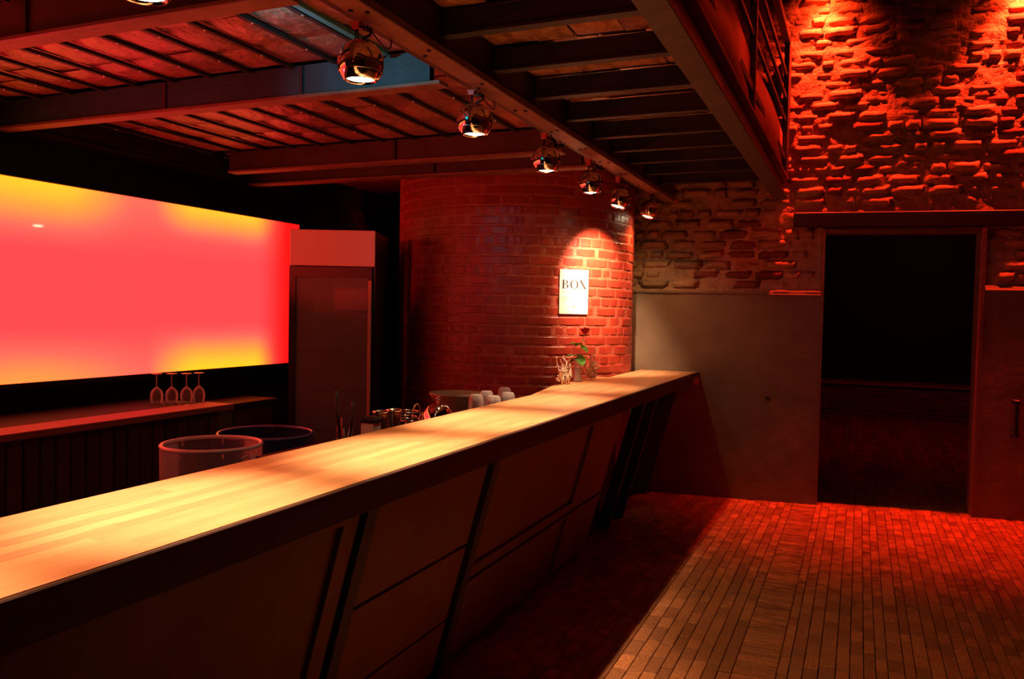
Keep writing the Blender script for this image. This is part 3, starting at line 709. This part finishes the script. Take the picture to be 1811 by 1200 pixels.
for i, (x, y, z, (tx, ty), lb) in enumerate(lamps):
    g = tmpl if i == 0 else copy_tree(tmpl)
    g.location = (x, y, z); g.rotation_euler = (math.radians(tx), math.radians(ty), 0)
    tag(g, ('chrome ball lamp ' + lb) if i == 0 else lb, 'lamp', 'chrome ball lamps on the beam')
    # clamp, knuckle and cable loop fixed to the beam: children of the lamp, kept upright
    top = 2.530 - z
    inv = g.rotation_euler.to_matrix().to_4x4().inverted()
    mb = MB(); mb.box(-.030, -.002, -.014, .014, .118, top, inv); mb.box(-.034, .004, -.018, .018, top-.006, top-.0005, inv)
    mb.build('clamp', M['clamp_glow'], g)
    mb = MB(); mb.tube([inv @ Vector(p) for p in ((-.012, 0, .122), (.012, .004, .118), (.036, .01, .112))], .0085, 8); mb.tube([inv @ Vector(p) for p in ((.036, .01, .112), (.030, .01, .096), (.012, .005, .088), (0, 0, .078))], .005, 8)
    mb.build('knuckle', M['darkmetal'], g)
    if i > 0:
        mb = MB(); mb.tube([inv @ Vector((.01+.03*math.sin(PI*t/8), .02+.16*t/8, top-.004-.06*math.sin(PI*t/8))) for t in range(9)], .0025, 5); mb.build('cable', M['black'], g)
    d = Vector((0, 0, -1)); d.rotate(g.rotation_euler)
    mouth = Vector((x, y, z)) + d*.066
    e1, e2 = pw_[i]
    light('SPOT', 'lamp_beam', mouth, e1, WARM, mouth + Vector((AIM[i][0], AIM[i][1], -1)), .022, 70 if i == 6 else 46, 1.0)
    light('SPOT', 'lamp_spill', mouth, e2, (1, .52, .20), mouth + Vector((OUT[i], 0, -1)), .022, 140 if i == 7 else 104, 1.0)

# ------------------------------------------------------------------ the bar
bar = empty('bar_counter', (0, 0, 0)); tag(bar, 'long bar counter with glowing wooden top and dark leaning front', 'bar')
X0, X1, ZT = -1.745, -1.266, 1.07
sw = (X1-X0)/11; nst = 0
um = MB(); um.box(-.5, .5, -.5, .5, -.034, 0); ume2 = um.mesh('stave', M['wood_top'])
for r in range(11):
    y = -1.0 - R_(0, .6)
    while y < 6.96:
        l = R_(.38, .85); y1 = min(y+l, 7.0)
        if 7.0 - y1 < .15: y1 = 7.0
        link('stave', ume2, bar, (X0+sw*(r+.5), (y+y1)/2, ZT), (0, 0, 0), (sw-.0002, y1-y-.0003, 1)); nst += 1
        y = y1
mb = MB(); pts = [(X0, 7.0), (X1+.012, 7.0), (X1+.012, 7.055), (X0, 7.002)]
mb.add([(x, y, z) for z in (.96, 1.0695) for x, y in pts], [(0, 1, 2, 3), (7, 6, 5, 4), (0, 4, 5, 1), (1, 5, 6, 2), (2, 6, 7, 3), (3, 7, 4, 0)])
mb.build('end_filler', M['wood_top'], bar)
# widening ledge at the column end
mb = MB(); pts = [(X0, 4.40), (X0, 5.98), (-1.862, 5.98), (-1.845, 5.0)]
mb.add([(x, y, z) for z in (1.036, 1.0698) for x, y in pts], [(0, 1, 2, 3), (7, 6, 5, 4), (0, 4, 5, 1), (1, 5, 6, 2), (2, 6, 7, 3), (3, 7, 4, 0)])
mb.build('end_ledge', M['wood_top'], bar)
MB().bbox(X1, X1+.012, -1.0, 7.065, 1.030, 1.069, .003).build('nosing', M['dark_wood'], bar)
MB().bbox(-1.335, -1.285, -1.0, 7.0, .965, 1.036, .004).build('apron', M['dark_wood'], bar)
MB().box(X0+.02, -1.335, -1.0, 7.0, .98, 1.035).build('sub_top', M['dark_wood'], bar)
def lean(z): return -1.335 - .27*(.97-z)            # the front leans back towards its foot
def lbox(mb, y0, y1, z0, z1, t0, t1):                # slab in the leaning plane, from t0 behind to t1 proud
    mb.add([(lean(z)+t, y, z) for y in (y0, y1) for z in (z0, z1) for t in (t0, t1)], [(0, 1, 3, 2), (4, 6, 7, 5), (0, 4, 5, 1), (2, 3, 7, 6), (0, 2, 6, 4), (1, 5, 7, 3)])
core = MB(); lbox(core, -1.0, 4.97, .0, .975, -.08, -.028); core.build('core', M['dark_wood'], bar)
def fpanel(y0, y1, z0, z1, b=None, m=None, name='front_panel', t=0):
    mb = MB()
    if b is None: lbox(mb, y0, y1, z0, z1, -.03, t)
    else:
        l_, r_, bt_, tp = b
        lbox(mb, y0, y0+l_, z0, z1, -.03, t); lbox(mb, y1-r_, y1, z0, z1, -.03, t)
        lbox(mb, y0+l_, y1-r_, z0, z0+bt_, -.03, t); lbox(mb, y0+l_, y1-r_, z1-tp, z1, -.03, t)
    o = mb.build(name, m or M['panel_wood'], bar)
    if b is not None:
        mb = MB(); lbox(mb, y0+l_, y1-r_, z0+bt_, z1-tp, -.03, t-.018); mb.build('inset_board', m or M['panel_wood'], o)
    return o
fpanel(.62, 2.03, .30, .945, (.06, .075, .06, .02)); fpanel(-.95, .50, .30, .945, (.06, .06, .06, .02))
fpanel(.62, 2.03, .05, .285); fpanel(-.95, .50, .05, .285)
fpanel(2.125, 2.935, .615, .945, None); fpanel(2.125, 2.935, .29, .600, None); fpanel(2.125, 2.935, .05, .278)
fpanel(3.06, 4.97, .425, .945, (.025, .60, .05, .02)); fpanel(3.06, 4.97, .05, .405, (.03, .62, .01, .01))
for y in (.56, 2.078, 2.998):
    mb = MB(); lbox(mb, y-.030, y+.030, 0, .968, -.03, .016); mb.build('front_post', M['post'], bar)
MB().box(-1.72, -1.68, 4.97, 6.0, 0, .98).build('recess_board', M['dark_wood'], bar)
for yy in (5.62, 6.0):
    mb = MB(); lbox(mb, yy-.02, yy+.02, 0, .97, -.10, -.02); mb.build('strut', M['beam_dark'], bar)
mb = MB(); lbox(mb, 6.90, 6.95, 0, .97, -.20, -.06); mb.build('strut', M['beam_dark'], bar)
MB().box(-1.74, -1.715, -1.0, 5.45, 0, 1.03).build('back_board', M['dark_wood'], bar)

# ------------------------------------------------------------------ working counter behind the bar and what stands on it
wc = empty('work_counter', (-2.03, 4.0, 0)); tag(wc, 'low black work counter hidden behind the bar top', 'counter')
MB().bbox(-.28, .285, -1.30, 1.25, .895, .925, .004).build('counter_top', M['blackgloss'], wc)
MB().box(-.24, .28, -1.27, 1.22, .0, .895).build('carcass', M['black'], wc)
ZW = .926
def barp(pxx, x, z):                                 # y at which a ray of azimuth pxx meets plane x (design-time value)
    return 0
def tumbler():
    g = empty('tumbler'); mb = MB(); n = 24
    prof = [(.040, 0), (.040, .10), (.037, .128), (.028, .138), (.001, .139)]
    vs = []
    for r, z in prof:
        for i in range(n*2): a = PI*i/n; k = r*(1+(.035 if i % 2 else -.02)*(1 if .005 < z < .12 else 0)); vs.append((k*math.cos(a), k*math.sin(a), z))
    m2 = n*2
    mb.add(vs, [(j*m2+i, j*m2+(i+1) % m2, (j+1)*m2+(i+1) % m2, (j+1)*m2+i) for j in range(len(prof)-1) for i in range(m2)], True)
    mb.build('body', M['ribglass'], g); MB().lathe([(.036, .02), (.034, .11), (.024, .126)], 20).build('inner_wall', M['glass'], g); return g
M['ribglass'] = clear('ribbed_glass', (.85, .75, .68), .20, .06)
tg = tumbler(); reg(tg)
tb = [(-1.93, 4.04, 1.22, 'ribbed upside-down tumbler standing right beside the pale bowl'), (-1.96, 4.24, 1.22, 'upside-down tumbler behind the ribbed tumbler by the bowl'),
      (-1.88, 4.17, 1.1, 'upside-down tumbler in the middle of the glass group'), (-1.88, 4.37, 1.12, 'lone tumbler standing at the right end of the glass group'),
      (-1.96, 4.50, 1.22, 'tumbler partly hidden behind the rim of the pale bowl')]
for i, (x, y, s, lb) in enumerate(tb):
    g = tg if i == 0 else copy_tree(tg); g.location = (x, y, ZW); g.scale = (1, 1, s); tag(g, lb, 'glass', 'tumblers on the work counter')
# bowl
g = MB().lathe([(.06, 0), (.062, .008), (.075, .013), (.115, .040), (.146, .072), (.162, .098), (.167, .110), (.161, .111), (.138, .077), (.09, .035), (.001, .024)], 40).build('bowl', M['bowl'])
g.location = (-2.18, 4.30, ZW+.0305); tag(g, 'wide pale bowl on the work counter left of the tumblers', 'bowl')
st = MB().lathe([(.001, 0), (.13, 0), (.14, .010), (.14, .020), (.12, .029), (.001, .029)], 32).build('tray', M['steel']); st.location = (-2.18, 4.30, ZW); tag(st, 'small round steel tray under the pale bowl', 'tray')
# chrome dome (juicer lid) and wire rings
dm = empty('chrome_dome', (-1.93, 3.60, ZW)); dm.scale = (.9, .9, 1.28); tag(dm, 'chrome dome-shaped lid among the bar tools', 'lid')
MB().lathe([(.085, 0), (.085, .055), (.078, .090), (.055, .115), (.025, .127), (.001, .130)], 32).build('shell', M['chrome'], dm)
MB().lathe([(.001, .130), (.008, .133), (.011, .142), (.007, .150), (.001, .152)], 14).build('knob', M['chrome'], dm)
rk = empty('wire_rack', (-1.92, 3.30, ZW)); rk.scale = (.9, .9, 1.22); tag(rk, 'chrome wire rack with round hoops beside the dome lid', 'rack')
for k, (dy, rr_, zz, tilt) in enumerate(((-.03, .055, .105, 0), (.02, .058, .09, 0), (-.02, .058, .125, 0), (.04, .04, .11, 1))):
    mb = MB(); pts = [(rr_*math.cos(q*PI/10), dy+rr_*1.1*math.sin(q*PI/10), zz) if not tilt else (.02, dy+rr_*math.cos(q*PI/10), zz+rr_*math.sin(q*PI/10)) for q in range(21)]
    mb.tube(pts, .0035, 6); mb.build('hoop', M['chrome'], rk)
for dx, dy in ((-.05, -.05), (.05, -.05), (-.05, .05), (.05, .05)):
    MB().tube([(dx, dy, 0), (dx, dy, .12)], .003, 6).build('leg', M['chrome'], rk)
# steel shakers
def shaker():
    g = empty('shaker_tin'); MB().lathe([(.001, 0), (.033, 0), (.035, .005), (.042, .165), (.043, .172), (.040, .172), (.036, .02)], 28).build('cup', M['steel'], g)
    MB().lathe([(.0425, .160), (.0445, .163), (.0445, .170), (.043, .173)], 28).build('rim', M['chrome'], g); return g
sg = shaker(); reg(sg)
for i, (x, y, lb) in enumerate(((-1.93, 3.065, 'steel shaker tin beside the napkin holder'), (-1.91, 3.145, 'steel shaker tin beside the wire rack'))):
    g = sg if i == 0 else copy_tree(sg); g.location = (x, y, ZW); g.scale = (.78, .78, 1.03); tag(g, lb, 'shaker', 'steel shaker tins')
# napkin holder
nh = empty('napkin_holder', (-1.90, 2.945, ZW)); nh.scale = (.7, .62, 1.12); tag(nh, 'black holder packed with white napkins at the bar edge', 'napkin holder')
MB().bbox(-.05, .05, -.055, .055, 0, .075, .006).build('box', M['black'], nh)
for k in range(7): MB().bbox(-.045, .045, -.048+k*.014, -.038+k*.014, .02, .128+R_(-.006, .006), .002).build('napkin', M['white'], nh)
MB().bbox(-.052, .052, -.058, .058, .128, .150, .008).build('lid', M['black'], nh)
# straw cup with straws and a tall black stirrer
sc_ = empty('straw_cup', (-1.93, 2.80, ZW)); tag(sc_, 'dark cup holding red straws and tall black stirrers', 'cup')
MB().lathe([(.001, 0), (.032, 0), (.036, .10), (.034, .10), (.030, .01)], 20).build('cup', M['black'], sc_)
redm = mat('red_straw', (.7, .04, .04), .4); pale = mat('pale_straw', (.6, .4, .3), .5)
for k in range(7):
    a = R_(0, 6.28); t = R_(.3, .7); MB().tube([(.012*math.cos(a), .012*math.sin(a), .01), (.03*math.cos(a), .03*math.sin(a), .10), (.055*t*math.cos(a)*1.6, .055*t*math.sin(a)*1.6, .155+R_(-.02, .02))], .003, 5).build('straw', redm if k % 2 else pale, sc_)
for k, (dx, dy, hh) in enumerate(((-.02, -.035, .29), (.015, .03, .24))):
    mb = MB(); mb.tube([(dx*.3, dy*.3, .02), (dx, dy, hh*.75), (dx, dy*1.05, hh)], [.003, .006, .008], 8); mb.build('stirrer', M['darkmetal'], sc_)

# ------------------------------------------------------------------ plastic drums behind the bar
def drum(name, x, y, r, zr, mw, mr, lb, letters):
    g = empty(name, (x, y, 0)); tag(g, lb, 'tub')
    MB().lathe([(.001, .0), (r-.02, .0), (r-.012, .02), (r-.004, zr-.06), (r-.004, zr-.006)], 48).build('wall', mw, g)
    pr = [(r-.010+.011*math.cos(q*PI/6), zr-.009+.010*math.sin(q*PI/6)) for q in range(13)]; MB().lathe(pr, 56).build('rim', mr, g)
    for k in range(7):
        a = 2*PI*k/7+.3; MB().tube([(math.cos(a)*(r-.012), math.sin(a)*(r-.012), zr-.004), (math.cos(a)*(r-.016), math.sin(a)*(r-.016), zr-.045)], .004, 6).build('clip', mr, g)
    if letters:                                      # frosted capital letters S K on the wall, facing the bar
        a0 = math.atan2(-y, -x) ; mb = MB(); s = .055
        strokes = {'S': [[(.9, .85), (.5, 1), (.1, .8), (.2, .58), (.8, .42), (.9, .2), (.5, 0), (.1, .15)]], 'K': [[(.1, 0), (.1, 1)], [(.85, 1), (.12, .45)], [(.35, .6), (.9, 0)]]}
        for gi, ch in enumerate(letters):
            for stt in strokes[ch]:
                P = []
                for (u, v) in stt: a = a0 + .56 + ((gi*1.25+u)*s)/r; P.append((math.cos(a)*(r-.001), math.sin(a)*(r-.001), zr-.098+v*s))
                mb.tube(P, .0042, 5)
        mb.build('letters', M['sign_letters'], g)
    return g
drum('clear_drum', -2.979, 3.164, .248, .865, M['acryl'], M['acryl_rim'], 'clear plastic drum with a pale rim, nearer of the two', 'SK')
drum('blue_drum', -3.165, 3.79, .277, .825, M['blue_tub'], M['blue_rim'], 'dark blue plastic drum behind the clear one', None)

# ------------------------------------------------------------------ vase with rose and curled decorations at the end of the bar
vz = 1.0705
va = empty('glass_vase', (-1.815, 5.45, vz)); tag(va, 'small clear glass vase with white pebbles at the end of the bar', 'vase')
MB().lathe([(.001, 0), (.032, 0), (.034, .004), (.026, .07), (.022, .14), (.030, .165), (.028, .165), (.020, .14), (.023, .07), (.028, .008)], 24).build('body', M['glass'], va)
MB().lathe([(.001, .004), (.026, .006), (.024, .05), (.019, .085), (.001, .092)], 16).build('filling', M['white'], va)
ro = empty('rose', (-1.815, 5.45, vz+.093)); tag(ro, 'single dark red rose with green leaves standing in the vase', 'flower')
MB().tube([(0, 0, 0), (.006, .01, .08), (.012, .03, .16), (.02, .05, .215), (.03, .066, .255)], .0022, 6).build('stem', M['leaf'], ro)
mb = MB()
for k in range(9):
    a = k*2.4; rr_ = .006+.0022*k; hh = .040-.0012*k; vs = []
    for i in range(5):
        for j in range(4):
            q = a + (i-2)*.33; t = j/3; r2 = 1.35*rr_*(.35+1.0*t*(1.15-.3*t)) ; vs.append((.03+r2*math.cos(q), .066+r2*math.sin(q), .240+1.3*hh*t*(1-.04*(i-2)**2)))
    mb.add(vs, [(i*4+j, i*4+j+1, (i+1)*4+j+1, (i+1)*4+j) for i in range(4) for j in range(3)], True)
mb.build('petals', M['rose'], ro)
def leaf(x, y, z, az, pitch, s):
    mb = MB(); vs = []; n = 6
    for i in range(n+1):
        t = i/n; wv = .42*math.sin(PI*min(1, t*.92+.06))**.8
        for k in (-1, 0, 1): vs.append((t*s, k*wv*s, -.25*s*t*t + abs(k)*.10*s))
    mb.add(vs, [(i*3+k, i*3+k+1, (i+1)*3+k+1, (i+1)*3+k) for i in range(n) for k in (0, 1)], True)
    o = mb.build('leaf', M['leaf'], ro); o.location = (x, y, z); o.rotation_euler = (0, pitch, az)
for (x, y, z, az, pt, s) in ((.012, .03, .165, -2.2, -.3, .055), (.012, .03, .160, -.4, .5, .045), (.012, .03, .17, 2.6, .1, .04), (.006, .01, .085, -2.3, -.2, .06), (.006, .01, .08, -.9, .5, .055), (.006, .01, .09, .4, .2, .05), (.006, .01, .07, 2.8, .2, .05), (.015, .035, .19, 1.2, -.2, .03)):
    leaf(x, y, z, az, pt, s*1.6)
def curls(name, x, y, lb, seed, wd, ht):
    g = empty(name, (x, y, vz)); tag(g, lb, 'decoration', 'curled dried decorations'); rr = random.Random(seed)
    for k in range(22):
        cx, cy = rr.uniform(-wd*.3, wd*.3), rr.uniform(-wd, wd); z0 = rr.uniform(.008, .03); h_ = rr.uniform(.3, 1)*ht*(1-.45*abs(cy/wd)); ph = rr.uniform(0, 6.28); rad = rr.uniform(.008, .022); pts = []
        for i in range(13):
            t = i/12; a = ph + t*rr.choice((5.5, 6.5)); pts.append((cx*(.75+.4*t)+rad*math.cos(a)*(.3+t), cy*(.75+.4*t)+rad*math.sin(a)*(.3+t), z0+h_*t))
        MB().tube(pts, [.0072*(1-.5*i/12) for i in range(13)], 6).build('curl', M['curl'], g)
curls('dried_curls', -1.825, 5.19, 'clump of pale curled dried stems left of the vase', 3, .11, .215)
curls('dried_curls', -1.800, 5.70, 'clump of pale curled dried stems right of the vase', 8, .10, .22)
